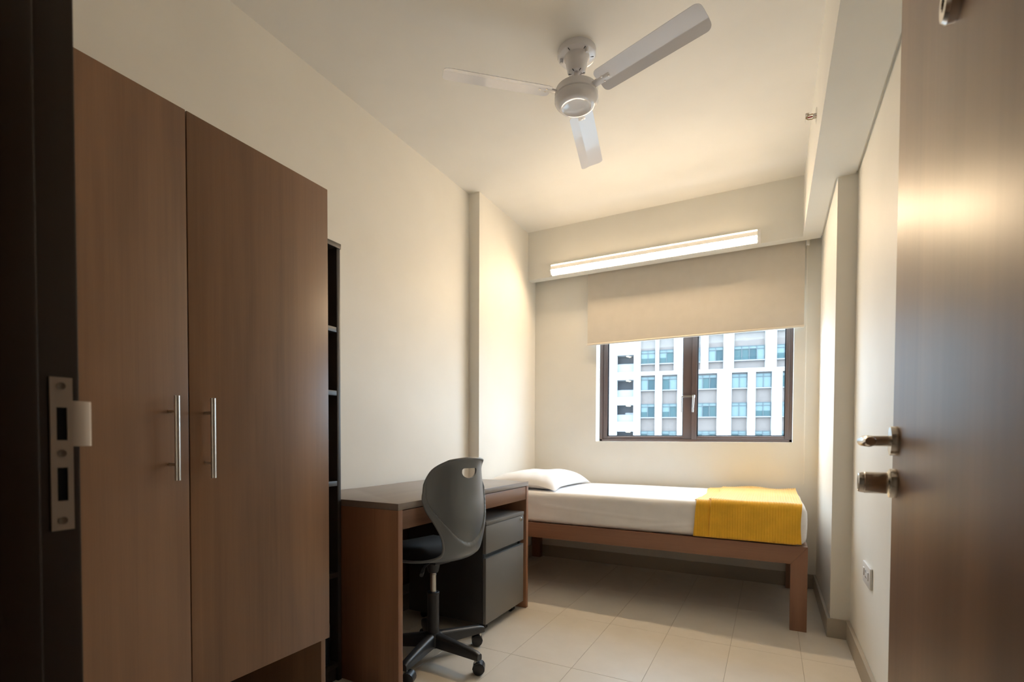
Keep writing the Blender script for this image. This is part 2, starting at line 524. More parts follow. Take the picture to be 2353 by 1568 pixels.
# strike plate: slotted plate with a curled lip towards the room
py0, py1, pz0, pz1 = 0.2205, 0.2385, 0.900, 1.051
hx = -0.620
def slot_plate():
    s = B()
    x0, x1 = hx - 0.0005, hx + 0.0016
    hz = [(0.929, 0.962), (0.989, 1.0215)]
    ya, yb = 0.2255, 0.2340
    zz = [pz0, hz[0][0], hz[0][1], hz[1][0], hz[1][1], pz1]
    for k in range(0, 5, 2):
        s.box(x0, x1, py0, py1, zz[k], zz[k + 1])
    for a, c in hz:
        s.box(x0, x1, py0, ya, a, c); s.box(x0, x1, yb, py1, a, c)
    # lip
    lp = [(hx + 0.0016, py1 - 0.001), (hx + 0.0014, 0.2475), (hx - 0.001, 0.2535), (hx - 0.005, 0.2565), (hx - 0.006, 0.2548), (hx - 0.002, 0.252), (hx - 0.0002, 0.2470), (hx - 0.0004, py1 - 0.001)]
    s.prism(lp, 2, 0.983, 1.0285)
    return s
sp = obj('strike_plate', slot_plate(), 'strike_steel', fo, True, 30)
hb = B().box(hx - 0.0004, hx + 0.0003, 0.2250, 0.2345, 0.927, 0.964).box(hx - 0.0004, hx + 0.0003, 0.2250, 0.2345, 0.987, 1.0235)
obj('latch_hole', hb, 'dark_hole', sp)
for z in (1.0425, 0.976, 0.9095):
    obj('screw', B().lathe([(0.0036, 0), (0.0036, 0.0006), (0.0014, 0.0001), (0.0, 0.0001)], (hx + 0.0016, 0.2295, z), (1, 0, 0), 14), 'screw_dark', sp)

# door leaf: local x runs from the free edge to the hinge, local y is the outward normal into the room
DA = Vector((0.1815, 1.051, 0)); DH = Vector((0.1415, 0.2535, 0))
dvx = (DH - DA); DW = dvx.length
dr = struct(empty('door_1', DA, math.atan2(dvx.y, dvx.x)), 'glossy brown timber door standing open at the edge of the view')
# with local x = hinge direction, local -y points to the room (world -x)
leaf = obj('door_leaf', B().box(0.0, DW, 0.0, 0.042, 0.012, 2.085, 0.002), 'door_wood', dr)
LZ, KZ, LS = 0.990, 0.9215, 0.047
rose = [(0.0235, 0.0), (0.0235, 0.0085), (0.0228, 0.0098), (0.0, 0.0098)]
lv = B().lathe(rose, (LS, 0, LZ), (0, -1, 0), 40)
lvo = obj('lever_rose', lv, 'handle_steel', dr)
arm = [(LS, -0.008, LZ), (LS, -0.032, LZ)]
for k in range(9):
    a = k / 8 * PI / 2
    arm.append((LS + 0.014 * (1 - math.cos(a)), -0.032 - 0.014 * math.sin(a), LZ))
arm += [(LS + 0.05, -0.046, LZ), (LS + 0.105, -0.046, LZ), (LS + 0.112, -0.0455, LZ)]
obj('lever', B().tube(arm, [0.0085] * (len(arm) - 2) + [0.0085, 0.006], 20), 'handle_steel', lvo)
kn = obj('knob_rose', B().lathe(rose, (LS, 0, KZ), (0, -1, 0), 40), 'handle_steel', dr)
kp = [(0.009, 0.008), (0.009, 0.012), (0.0168, 0.012), (0.0175, 0.013), (0.0175, 0.042), (0.0168, 0.0428), (0.0168, 0.046), (0.0158, 0.050), (0.0135, 0.051), (0.013, 0.050), (0.0, 0.0498)]
obj('thumb_turn', B().lathe(kp, (LS, 0, KZ), (0, -1, 0), 40), 'handle_steel', kn)
PS, PZ = 0.376, 1.445
pe = obj('peephole_ring', B().lathe([(0.021, 0.0), (0.021, 0.008), (0.018, 0.012), (0.009, 0.012), (0.007, 0.007), (0.0, 0.007)], (PS, 0, PZ), (0, -1, 0), 32), 'handle_steel', dr)
obj('peephole_lens', B().lathe([(0.0072, 0.006), (0.004, 0.0095), (0.0, 0.0102)], (PS, 0, PZ), (0, -1, 0), 20), 'dark_hole', pe)

# ---------------------------------------------------------------- wardrobe
def wardrobe():
    t = tag(empty('wardrobe', (-1.57, 0.73, 0)), 'tall walnut wardrobe with two plain doors and long steel bar handles', 'wardrobe')
    off = Matrix.Translation((1.57, -0.73, 0))
    y0, ym, y1, z0, z1 = 0.290, 0.7325, 1.178, 0.328, 1.800
    xf, xb = -1.288, -1.852
    fx = xf - 0.019
    for a in (y0, y1 - 0.018):
        obj('side_panel', B().box(xb, fx - 0.001, a, a + 0.018, 0.0, z1 - 0.004, 0.0008).xf(off), 'wardrobe_wood', t)
    obj('top_panel', B().box(xb, fx - 0.001, y0 + 0.018, y1 - 0.018, z1 - 0.024, z1 - 0.004).xf(off), 'wardrobe_wood', t)
    obj('bottom_panel', B().box(xb, fx - 0.001, y0 + 0.018, y1 - 0.018, z0 + 0.004, z0 + 0.022).xf(off), 'wardrobe_wood', t)
    obj('back_panel', B().box(xb - 0.004, xb, y0, y1, 0.0, z1 - 0.004).xf(off), 'wardrobe_wood', t)
    for k, (a, b_) in enumerate(((y0, ym - 0.0015), (ym + 0.0015, y1))):
        d = obj('wardrobe_door', B().box(fx, xf, a, b_, z0, z1, 0.0012).xf(off), 'wardrobe_wood', t)
        hy = 0.6855 if k == 0 else 0.7725
        h = B().tube([(xf + 0.034, hy, 0.8885), (xf + 0.034, hy, 1.0915)], 0.0062, 20)
        for z in (0.926, 1.054):
            h.tube([(xf - 0.001, hy, z), (xf + 0.032, hy, z)], 0.0040, 14)
        obj('bar_handle', h.xf(off), 'steel', d)
wardrobe()

# ---------------------------------------------------------------- tall open shelf
def shelf():
    t = tag(empty('bookshelf', (-1.70, 1.33, 0)), 'narrow tall black open bookshelf between the wardrobe and the desk', 'bookshelf')
    off = Matrix.Translation((1.70, -1.33, 0))
    y0, y1, z1, xf, xb = 1.181, 1.4765, 1.771, -1.546, -1.850
    for a in (y0, y1 - 0.018):
        obj('side_panel', B().box(xb, xf, a, a + 0.018, 0, z1 - 0.02, 0.0008).xf(off), 'black_wood', t)
    obj('top_panel', B().box(xb, xf + 0.004, y0, y1 + 0.002, z1 - 0.02, z1, 0.0008).xf(off), 'black_wood', t)
    obj('back_panel', B().box(xb - 0.004, xb, y0, y1, 0, z1).xf(off), 'black_wood', t)
    for z in (1.426, 1.172, 0.808, 0.437, 0.068):
        obj('shelf_board', B().box(xb, xf - 0.001, y0 + 0.018, y1 - 0.018, z - 0.011, z + 0.009, 0.0008).xf(off), 'black_wood', t)
    obj('plinth', B().box(xf - 0.03, xf - 0.014, y0 + 0.018, y1 - 0.018, 0, 0.057).xf(off), 'black_wood', t)
    bt_ = tag(empty('bottle', (-1.590, 1.412, 0.0775)), 'small dark bottle with a blue cap in the bottom of the bookshelf', 'bottle')
    obj('bottle_body', B().lathe([(0.030, 0), (0.033, 0.004), (0.033, 0.15), (0.028, 0.18), (0.022, 0.205), (0.022, 0.215)], n=28), 'navy_plastic', bt_)
    obj('bottle_cap', B().lathe([(0.027, 0.212), (0.028, 0.214), (0.028, 0.244), (0.025, 0.248), (0.0, 0.249)], n=28), 'blue_plastic', bt_)
shelf()

# ---------------------------------------------------------------- desk
def desk():
    t = tag(empty('desk', (-1.55, 2.06, 0)), 'walnut desk with one long shallow drawer against the left wall', 'desk')
    off = Matrix.Translation((1.55, -2.06, 0))
    xf, xb, y0, y1, zt, th = -1.252, -1.838, 1.4815, 2.635, 0.740, 0.026
    top = [(xf, y0), (xf, y1), (xb, y1), (xb, 2.16), (xb + 0.012, 2.12), (xb + 0.014, 1.85), (xb, 1.80), (xb, y0)]
    obj('desk_top', B().prism(top, 2, zt - th, zt, 0.0012).xf(off), 'desk_top_wood', t, True, 25)
    for a in (y0, y1 - 0.026):
        obj('side_panel', B().box(xb, xf, a, a + 0.026, 0.0, zt - th - 0.0006, 0.001).xf(off), 'desk_wood', t)
    d = obj('drawer', B().box(xf - 0.020, xf - 0.002, y0 + 0.028, y1 - 0.028, 0.637, 0.711, 0.0012).xf(off), 'desk_wood_long', t)
    obj('drawer_tray', B().box(xf - 0.40, xf - 0.020, y0 + 0.04, y1 - 0.04, 0.648, 0.700).xf(off), 'desk_wood_long', d)
    obj('back_panel', B().box(xb + 0.02, xb + 0.038, y0 + 0.026, y1 - 0.026, 0.17, zt - th - 0.001).xf(off), 'desk_wood_long', t)
desk()

# ---------------------------------------------------------------- drawer unit
def drawer_unit():
    t = tag(empty('drawer_cabinet', (-1.50, 2.37, 0)), 'charcoal two-drawer cabinet on casters under the desk', 'cabinet')
    off = Matrix.Translation((1.50, -2.37, 0))
    xf, xb, y0, y1 = -1.258, -1.745, 2.155, 2.586
    zb, zt = 0.049, 0.571
    bx = B().box(xb, xf - 0.021, y0, y0 + 0.018, zb, zt - 0.02, 0.001).box(xb, xf - 0.021, y1 - 0.018, y1, zb, zt - 0.02, 0.001)
    bx.box(xb, xf - 0.021, y0 + 0.018, y1 - 0.018, zb, zb + 0.018).box(xb, xb + 0.012, y0 + 0.018, y1 - 0.018, zb + 0.018, zt - 0.02)
    bx.box(xf - 0.12, xf - 0.055, y0 + 0.018, y1 - 0.018, zb + 0.018, zt - 0.02)
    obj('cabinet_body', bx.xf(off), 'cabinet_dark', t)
    obj('cabinet_top', B().box(xb, xf + 0.002, y0, y1, zt - 0.020, zt, 0.001).xf(off), 'cabinet_grey', t)
    d1 = obj('drawer', B().box(xf - 0.019, xf, y0 + 0.001, y1 - 0.001, 0.407, 0.549, 0.001).xf(off), 'cabinet_grey', t)
    d2 = obj('drawer', B().box(xf - 0.019, xf, y0 + 0.001, y1 - 0.001, zb, 0.383, 0.001).xf(off), 'cabinet_grey', t)
    obj('drawer_edge', B().box(xf - 0.017, xf + 0.0005, y0 + 0.001, y1 - 0.001, 0.3825, 0.386, 0.0004).xf(off), 'cabinet_edge', d2)
    obj('finger_rail', B().box(xf - 0.055, xf - 0.030, y0 + 0.018, y1 - 0.018, 0.37, 0.42).xf(off), 'cabinet_edge', t)
    lkk = obj('lock', B().lathe([(0.0105, 0), (0.0105, 0.003), (0.009, 0.0045), (0, 0.0045)], (xf, 2.552, 0.529), (1, 0, 0), 24).xf(off), 'chrome', d1)
    obj('keyhole', B().box(xf + 0.0043, xf + 0.005, 2.5513, 2.5527, 0.524, 0.534).xf(off), 'dark_hole', lkk)
    for cx in (xf - 0.05, xb + 0.06):
        for cy in (y0 + 0.06, y1 - 0.06):
            ca = obj('caster', B().box(cx - 0.02, cx + 0.02, cy - 0.02, cy + 0.02, zb - 0.004, zb).xf(off), 'caster_plastic', t)
            for dy in (-0.014, 0.004):
                obj('wheel', B().lathe([(0.014, 0), (0.0195, 0.002), (0.0195, 0.008), (0.014, 0.010)], (cx, cy + dy, 0.0195), (0, 1, 0), 20).xf(off), 'caster_plastic', ca)
            obj('fork', B().box(cx - 0.007, cx + 0.007, cy - 0.004, cy + 0.004, 0.012, zb - 0.003).xf(off), 'caster_plastic', ca)
drawer_unit()

# ---------------------------------------------------------------- office chair
def chair():
    t = tag(empty('office_chair', (-1.330, 1.811, 0), R(165)), 'black swivel chair with a moulded shell back and five-star base', 'chair')
    # local +x is the way the chair faces
    prof = [(0.215, 0.462), (0.19, 0.472), (0.10, 0.472), (0.0, 0.466), (-0.09, 0.464), (-0.165, 0.478), (-0.218, 0.520),
            (-0.240, 0.590), (-0.245, 0.645), (-0.241, 0.705), (-0.235, 0.765), (-0.237, 0.855), (-0.248, 0.908)]
    wid = [0.180, 0.198, 0.204, 0.190, 0.152, 0.116, 0.102, 0.114, 0.138, 0.164, 0.168, 0.136, 0.092]
    curl = [0.0, 0.0, 0.0, 0.0, 0.0, 0.016, 0.038, 0.053, 0.072, 0.095, 0.100, 0.078, 0.030]   # how far the edges come forward
    lift = [0.004, 0.006, 0.008, 0.010, 0.014, 0.018, 0.010, 0.0, 0.0, 0.0, 0.0, 0.0, -0.010]
    NS, NV = 150, 112
    ctl = [(p[0], p[1], a, b_, c) for p, a, b_, c in zip(prof, wid, curl, lift)]
    S = spline(ctl, NS)
    VZ = [0.552, 0.555, 0.561, 0.578, 0.605, 0.645, 0.70, 0.77, 0.83]
    VV = [0.0, 0.14, 0.30, 0.52, 0.70, 0.83, 0.91, 0.97, 1.06]
    def border(v, z):
        d1 = (abs(v) - interp(z, VZ, VV)) / 0.055 if z > 0.552 else 9.0
        d2 = (interp(abs(v), VV, VZ) - z) / 0.014
        return d1 if abs(d1) < abs(d2) else d2
    def pt(i, v):
        x, z, wd, cu, li = S[i]
        a = S[max(i - 1, 0)]; b_ = S[min(i + 1, NS)]
        tx, tz = b_[0] - a[0], b_[1] - a[1]
        L = math.hypot(tx, tz); nx, nz = -tz / L, tx / L          # points to the sitter's side
        v2 = abs(v) ** 2.2
        P = Vector((x + cu * v2, v * wd, z + li * v2))
        # proud border round the tapering back panel
        if x < -0.10:
            e = border(v, P.z)
            k = min(1.0, max(0.0, 0.5 + e))
            k = k * k * (3 - 2 * k)
            fade = min(1.0, max(0.0, (0.86 - P.z) / 0.08))
            off = 0.012 * k * fade
            low = min(1.0, max(0.0, (P.z - 0.475) / 0.05))
            P += Vector((nx, 0, nz)) * off * low
        return P
    g = B()
    idx = [[None] * (NV + 1) for _ in range(NS + 1)]
    for i in range(NS + 1):
        for j in range(NV + 1):
            v = -1 + 2 * j / NV
            idx[i][j] = g.bm.verts.new(pt(i, v))
    for i in range(NS):
        for j in range(NV):
            g.bm.faces.new((idx[i][j], idx[i + 1][j], idx[i + 1][j + 1], idx[i][j + 1]))
    me = g.mesh('shell', True, 180)
    tmp = bpy.data.objects.new('tmp_shell', me); C.objects.link(tmp)
    so = tmp.modifiers.new('s', 'SOLIDIFY'); so.thickness = 0.009; so.offset = 0.0
    # grip slot: flat above, round below
    cz, hw, ht = 0.852, 0.040, 0.034
    poly = []
    for k in range(7):
        a = k / 6 * PI / 2
        poly.append((hw - 0.010 + 0.010 * math.cos(PI / 2 - a) , cz + 0.006 + 0.010 * math.sin(PI / 2 - a)))
    for k in range(17):
        a = -k / 16 * PI
        poly.append((hw * math.cos(a), cz + ht * 0.75 * math.sin(a)))
    for k in range(7):
        a = k / 6 * PI / 2
        poly.append((-hw + 0.010 - 0.010 * math.cos(a), cz + 0.006 + 0.010 * math.sin(a)))
    cut = B().prism(poly, 0, -0.40, -0.15)
    cme = cut.mesh('cutter', False)
    cob = bpy.data.objects.new('tmp_cut', cme); C.objects.link(cob)
    bo = tmp.modifiers.new('b', 'BOOLEAN'); bo.operation = 'DIFFERENCE'; bo.object = cob; bo.solver = 'EXACT'
    dg = bpy.context.evaluated_depsgraph_get(); dg.update()
    res = bpy.data.meshes.new_from_object(tmp.evaluated_get(dg))
    bpy.data.objects.remove(tmp); bpy.data.objects.remove(cob)
    res.name = 'shell'
    for p in res.polygons:
        p.use_smooth = True
    res.set_sharp_from_angle(angle=R(40))
    res.materials.clear(); res.materials.append(MATS['chair_shell'])
    sh = bpy.data.objects.new('shell', res); C.objects.link(sh); sh.parent = t
    # rim bead along the edge of the back
    for sgn in (-1, 1):
        pts = [pt(i, sgn) for i in range(40, NS + 1, 2)]
        obj('edge_bead', B().tube(pts, 0.0062, 10), 'chair_shell', sh)
    pts = [pt(NS, -1 + 2 * j / 20) for j in range(21)]
    obj('edge_bead', B().tube(pts, 0.0062, 10), 'chair_shell', sh)
    # upholstered pad
    def pad(u, v):
        a = u * 2 - 1; b_ = v * 2 - 1
        # squircle mapping
        x = a * math.sqrt(1 - b_ * b_ / 2); y = b_ * math.sqrt(1 - a * a / 2)
        x = lerp(x, a, 0.45); y = lerp(y, b_, 0.45)
        d = max(abs(a), abs(b_))
        h = (1 - d ** 5) * 0.045
        tp = 1 - 0.34 * max(0.0, -x) ** 1.6
        return Vector((0.045 + x * 0.165, y * 0.188 * tp, 0.480 + h + 0.008 * (y * y) + 0.012 * max(0, -x) ** 2))
    pb = B().grid(pad, 26, 26)
    pb.grid(lambda u, v: Vector((pad(u, v).x, pad(u, v).y, 0.474)), 26, 26)
    bmesh.ops.remove_doubles(pb.bm, verts=pb.bm.verts, dist=1e-5)
    e = [q for q in pb.bm.edges if q.is_boundary]
    bmesh.ops.bridge_loops(pb.bm, edges=e)
    obj('seat_pad', pb, 'seat_fabric', t, True, 70)
    # mechanism, gas lift
    obj('mechanism', B().box(-0.07, 0.07, -0.045, 0.045, 0.438, 0.464, 0.006).lathe([(0.020, 0.390), (0.024, 0.395), (0.034, 0.440)], n=28), 'black_plastic', t)
    obj('tilt_lever', B().tube([(-0.02, 0.03, 0.445), (-0.06, 0.09, 0.446), (-0.10, 0.14, 0.440)], [0.005, 0.005, 0.0045]).tube([(-0.085, 0.12, 0.4425), (-0.13, 0.165, 0.434)], [0.007, 0.008]), 'black_plastic', t)
    obj('gas_lift', B().lathe([(0.0135, 0.26), (0.0135, 0.375), (0.0145, 0.376), (0.0145, 0.382), (0.0125, 0.384), (0.0125, 0.40)], n=28), 'steel', t)
    obj('lift_sleeve', B().lathe([(0.026, 0.088), (0.026, 0.30), (0.0275, 0.302), (0.0275, 0.311), (0.025, 0.313), (0.0135, 0.313)], n=32).xf(Matrix.Scale(0.97, 4, (0, 0, 1))), 'black_plastic', t)
    obj('hub', B().lathe([(0.024, 0.055), (0.036, 0.058), (0.046, 0.07), (0.046, 0.105), (0.036, 0.118), (0.026, 0.122)], n=32), 'black_plastic', t)
    for k in range(5):
        a = R(-8 + 72 * k) - R(165)
        Mz = Matrix.Rotation(a, 4, 'Z')
        # tapering arm of rounded section
        secs = []
        for q in range(13):
            u = q / 12
            r = lerp(0.025, 0.268, u)
            hw_ = lerp(0.024, 0.0165, u); zt = lerp(0.121, 0.094, u ** 1.15); zb = lerp(0.062, 0.062, u)
            if q == 12:
                hw_ *= 0.86; zt -= 0.006
            cc = min(hw_, (zt - zb) / 2) * 0.75
            sec = []
            for (cy, cz_, a0) in ((hw_ - cc, zt - cc, 0), (-hw_ + cc, zt - cc, 90), (-hw_ + 0.003, zb + 0.003, 180), (hw_ - 0.003, zb + 0.003, 270)):
                rad_ = cc if a0 < 180 else 0.003
                for w_ in range(5):
                    an = R(a0 + 90 * w_ / 4)
                    sec.append((r, cy + rad_ * math.cos(an), cz_ + rad_ * math.sin(an)))
            secs.append(sec)
        ab = B(); n = len(secs[0])
        vs_ = [v for s_ in secs for v in s_]
        fs_ = [(i * n + k2, i * n + (k2 + 1) % n, (i + 1) * n + (k2 + 1) % n, (i + 1) * n + k2) for i in range(12) for k2 in range(n)]
        fs_ += [tuple(range(n - 1, -1, -1)), tuple(range(12 * n, 13 * n))]
        ab._faces(vs_, fs_)
        obj('base_arm', ab.xf(Mz), 'black_plastic', t, True, 50)
        sw = R([35, 150, 210, 80, 100][k])
        cm = Mz @ Matrix.Translation((0.248, 0, 0)) @ Matrix.Rotation(sw, 4, 'Z')
        cb = B().lathe([(0.008, 0.03), (0.008, 0.066)], n=14)
        # hood over the wheels
        hood = []
        for q in range(11):
            an = R(-20 + 200 * q / 10)
            hood.append((0.012 + 0.0262 * math.cos(an), 0.0265 + 0.0268 * math.sin(an)))
        for q in range(10, -1, -1):
            an = R(-20 + 200 * q / 10)
            hood.append((0.012 + 0.0235 * math.cos(an), 0.0265 + 0.024 * math.sin(an)))
        hb_ = B()
        hb_.prism(hood, 1, -0.0225, 0.0225)
        ca = obj('caster', cb.xf(cm), 'steel', t)
        obj('hood', hb_.xf(cm), 'caster_plastic', ca, True, 40)
        for dy in (-0.0235, 0.0055):
            wp = [(0.019, 0), (0.0238, 0.002), (0.025, 0.006), (0.025, 0.012), (0.0238, 0.016), (0.019, 0.018)]
            obj('wheel', B().lathe(wp, (0.012, dy, 0.025), (0, 1, 0), 28).xf(cm), 'caster_plastic', ca)
chair()

# ---------------------------------------------------------------- bed, mattress, bedding
def bed():
    t = tag(empty('bed_frame', (-0.80, 3.39, 0)), 'low walnut bed frame with mitred square legs under the window', 'bed')
    off = Matrix.Translation((0.80, -3.39, 0))
    x0, x1, y0, y1, zb, zt = -1.765, 0.1735, 2.960, 3.835, 0.345, 0.4386
    lw, ld = 0.0765, 0.045
    for a, b_ in ((y0, y0 + ld), (y1 - ld, y1)):
        rail = [(x0 + 0.0006, zt), (x1 - 0.0006, zt), (x1 - lw - 0.0006, zb), (x0 + lw + 0.0006, zb)]
        obj('long_rail', B().prism(rail, 1, a, b_, 0.0010).xf(off), 'bed_wood', t)
        for s in (-1, 1):
            if s > 0:
                leg = [(x1, zt), (x1, 0), (x1 - lw, 0), (x1 - lw, zb)]
            else:
                leg = [(x0, zt), (x0, 0), (x0 + lw, 0), (x0 + lw, zb)]
            obj('leg', B().prism(leg, 1, a, b_, 0.0010).xf(off), 'bed_wood_upright', t)
    for a, b_ in ((x0, x0 + 0.03), (x1 - 0.03, x1)):
        obj('end_rail', B().box(a, b_, y0 + ld, y1 - ld, zb, zt, 0.001).xf(off), 'bed_wood_upright', t)
    for k in range(12):
        xa = x0 + 0.06 + k * 0.155
        obj('slat', B().box(xa, xa + 0.09, y0 + 0.03, y1 - 0.03, zt - 0.020, zt - 0.002, 0.001).xf(off), 'bed_wood_upright', t)
bed()

MX0, MX1, MY0, MY1, MZ0, MZ1 = -1.752, 0.166, 2.972, 3.812, 0.4395, 0.645
def mattress():
    g = B().box(MX0, MX1, MY0, MY1, MZ0, MZ1)
    es = [e for e in g.bm.edges]
    bmesh.ops.bevel(g.bm, geom=es, offset=0.040, segments=6, affect='EDGES', profile=0.55)
    # denser so the sheet can crease
    for k in range(1, 70):
        x = lerp(MX0, MX1, k / 70)
        ge = g.bm.verts[:] + g.bm.edges[:] + g.bm.faces[:]
        bmesh.ops.bisect_plane(g.bm, geom=ge, plane_co=(x, 0, 0), plane_no=(1, 0, 0))
    for k in range(1, 15):
        z = lerp(MZ0 + 0.04, MZ1 - 0.04, k / 15)
        ge = g.bm.verts[:] + g.bm.edges[:] + g.bm.faces[:]
        bmesh.ops.bisect_plane(g.bm, geom=ge, plane_co=(0, 0, z), plane_no=(0, 0, 1))
    for k in range(1, 24):
        y = lerp(MY0 + 0.04, MY1 - 0.04, k / 24)
        ge = g.bm.verts[:] + g.bm.edges[:] + g.bm.faces[:]
        bmesh.ops.bisect_plane(g.bm, geom=ge, plane_co=(0, y, 0), plane_no=(0, 1, 0))
    cx, cy = (MX0 + MX1) / 2, (MY0 + MY1) / 2
    for v in g.bm.verts:
        p = v.co
        if p.y < MY0 + 0.03:
            d = noise.noise(Vector((p.x * 1.7 + p.z * 6, p.z * 17 + p.x * 2.4, 3.1))) * 0.004
            d += 0.0035 * math.exp(-((p.z - (0.50 + 0.05 * math.sin(p.x * 2.3 + 1))) / 0.006) ** 2)
            d += 0.003 * math.exp(-((p.z - (0.53 - 0.06 * (p.x + 0.9))) / 0.006) ** 2) * (1 if -1.3 < p.x < -0.6 else 0)
            fz = min(1, (MZ1 - p.z) / 0.03) * min(1, (p.z - MZ0) / 0.02)
            v.co.y -= d * max(0, fz)
        if p.z > MZ1 - 0.02:
            v.co.z += noise.noise(Vector((p.x * 2.2, p.y * 6, 0.7))) * 0.003 - 0.004 * (abs(p.y - cy) / 0.42) ** 4
        if p.x > MX1 - 0.03:
            v.co.x += 0.006 * math.sin((p.z - MZ0) / (MZ1 - MZ0) * PI) + noise.noise(Vector((p.y * 5, p.z * 9, 2))) * 0.004
    o = obj('mattress', g, 'sheet', None, True, 60)
    tag(o, 'single mattress in a tight white fitted sheet on the bed frame', 'mattress')
mattress()

def pillow():
    cx, cy = -1.500, 3.372
    def f(u, v, sgn):
        a, b_ = u * 2 - 1, v * 2 - 1
        pin = 1 - 0.045 * (1 - abs(a)) ** 1.0 * 0 
        ex = 0.265 * a * (1 - 0.07 * (1 - b_ * b_)) ; ey = 0.365 * b_ * (1 - 0.06 * (1 - a * a))
        h = ((1 - a ** 4) * (1 - b_ ** 4)) ** 0.62
        hh = 0.078 * h if sgn > 0 else 0.040 * h
        wr_ = noise.noise(Vector((a * 2.3 + 0.4, b_ * 2.9, 1.3 * sgn))) * 0.010 * h
        # soft creases running to the front corner
        dg_ = abs((a - 0.75) * 0.7 + (b_ + 0.8) * 0.7)
        wr_ -= 0.007 * math.exp(-(((a - 0.55) + 0.45 * (b_ + 0.8)) / 0.07) ** 2) * max(0, -b_) * h
        wr_ += 0.006 * math.exp(-(((a - 0.30) + 0.30 * (b_ + 0.8)) / 0.10) ** 2) * max(0, -b_) * h
        z = 0.680 + sgn * hh + (wr_ if sgn > 0 else 0)
        # corners droop to the mattress at the foot side, rise against the wall
        cr = (abs(a) * abs(b_)) ** 3
        z += cr * (-0.034 if a > 0 else 0.004)
        z = max(z, MZ1 + 0.0015)
        return Vector((cx + ex + 0.02 * b_ * 0, cy + ey, z))
    n = 36
    g = B().grid(lambda u, v: f(u, v, 1), n, n).grid(lambda u, v: f(u, v, -1), n, n)
    bmesh.ops.remove_doubles(g.bm, verts=g.bm.verts, dist=1e-4)
    o = obj('pillow', g, 'pillow_cotton', None, True, 80)
    tag(o, 'plump white pillow at the head of the bed', 'pillow')
pillow()

def blanket():
    # a ribbed throw, folded double: an under layer shows along its left edge
    def layer(xa, xb, xa_b, h0, yback, zlow, nx, ph):
        r = 0.030
        yf = MY0 - 0.006 - h0
        zt = MZ1 + 0.002 + h0
        path = []
        for k in range(36):
            path.append((lerp(yback, yf + r, k / 36), zt, 0, 1))
        for k in range(9):
            an = PI / 2 + k / 8 * PI / 2
            path.append((yf + r + r * math.cos(an), zt - r + r * math.sin(an), math.cos(an), math.sin(an)))
        for k in range(1, 22):
            path.append((yf, lerp(zt - r, zlow, k / 21), -1, 0))
        n = len(path) - 1
        def f(u, v):
            i = int(round(v * n))
            y, z, ny, nz = path[i]
            drop = max(0.0, (zt - z) / (zt - zlow))
            left = lerp(lerp(xa, xa_b, drop), xa - 0.012 * math.sin(y * 9), 0 if drop > 0 else 1)
            x = lerp(left, xb - 0.006 * math.sin(drop * 3), u)
            a = 0.0011 * math.sin(2 * PI * (x / 0.0128)) + 0.0010 * noise.noise(Vector((x * 9, z * 9 + y * 5, ph)))
            wav = 0.004 * noise.noise(Vector((x * 5.1, (y if drop == 0 else z) * 4, ph + 2))) + 0.002
            wav += 0.006 * drop * max(0, noise.noise(Vector((x * 6, 0.3, ph + 5))))
            if drop == 0 and y > yback - 0.06:
                wav += 0.010 * ((y - (yback - 0.06)) / 0.06) ** 2 * (0.5 + 0.5 * math.sin(x * 21 + ph))
            s_ = a + wav
            return Vector((x, y + ny * s_, z + nz * s_))
        g_ = B().grid(f, nx, n)
        return g_
    g = layer(-0.366, 0.120, -0.381, 0.000, 3.752, 0.446, 230, 0.0)
    g2 = layer(-0.290, 0.146, -0.298, 0.0075, 3.800, 0.450, 210, 4.0)
    me2 = bpy.data.meshes.new('t'); g2.bm.to_mesh(me2)
    g.bm.from_mesh(me2); bpy.data.meshes.remove(me2)
    me = g.mesh('blanket', True, 80)
    tmp = bpy.data.objects.new('tmp', me); C.objects.link(tmp)
    so = tmp.modifiers.new('s', 'SOLIDIFY'); so.thickness = 0.005; so.offset = 0.0
    dg = bpy.context.evaluated_depsgraph_get(); dg.update()
    res = bpy.data.meshes.new_from_object(tmp.evaluated_get(dg))
    bpy.data.objects.remove(tmp)
    res.materials.clear()
    o = obj('blanket', res, 'blanket_wool')
    tag(o, 'yellow ribbed throw blanket folded over the foot of the bed', 'blanket')
blanket()

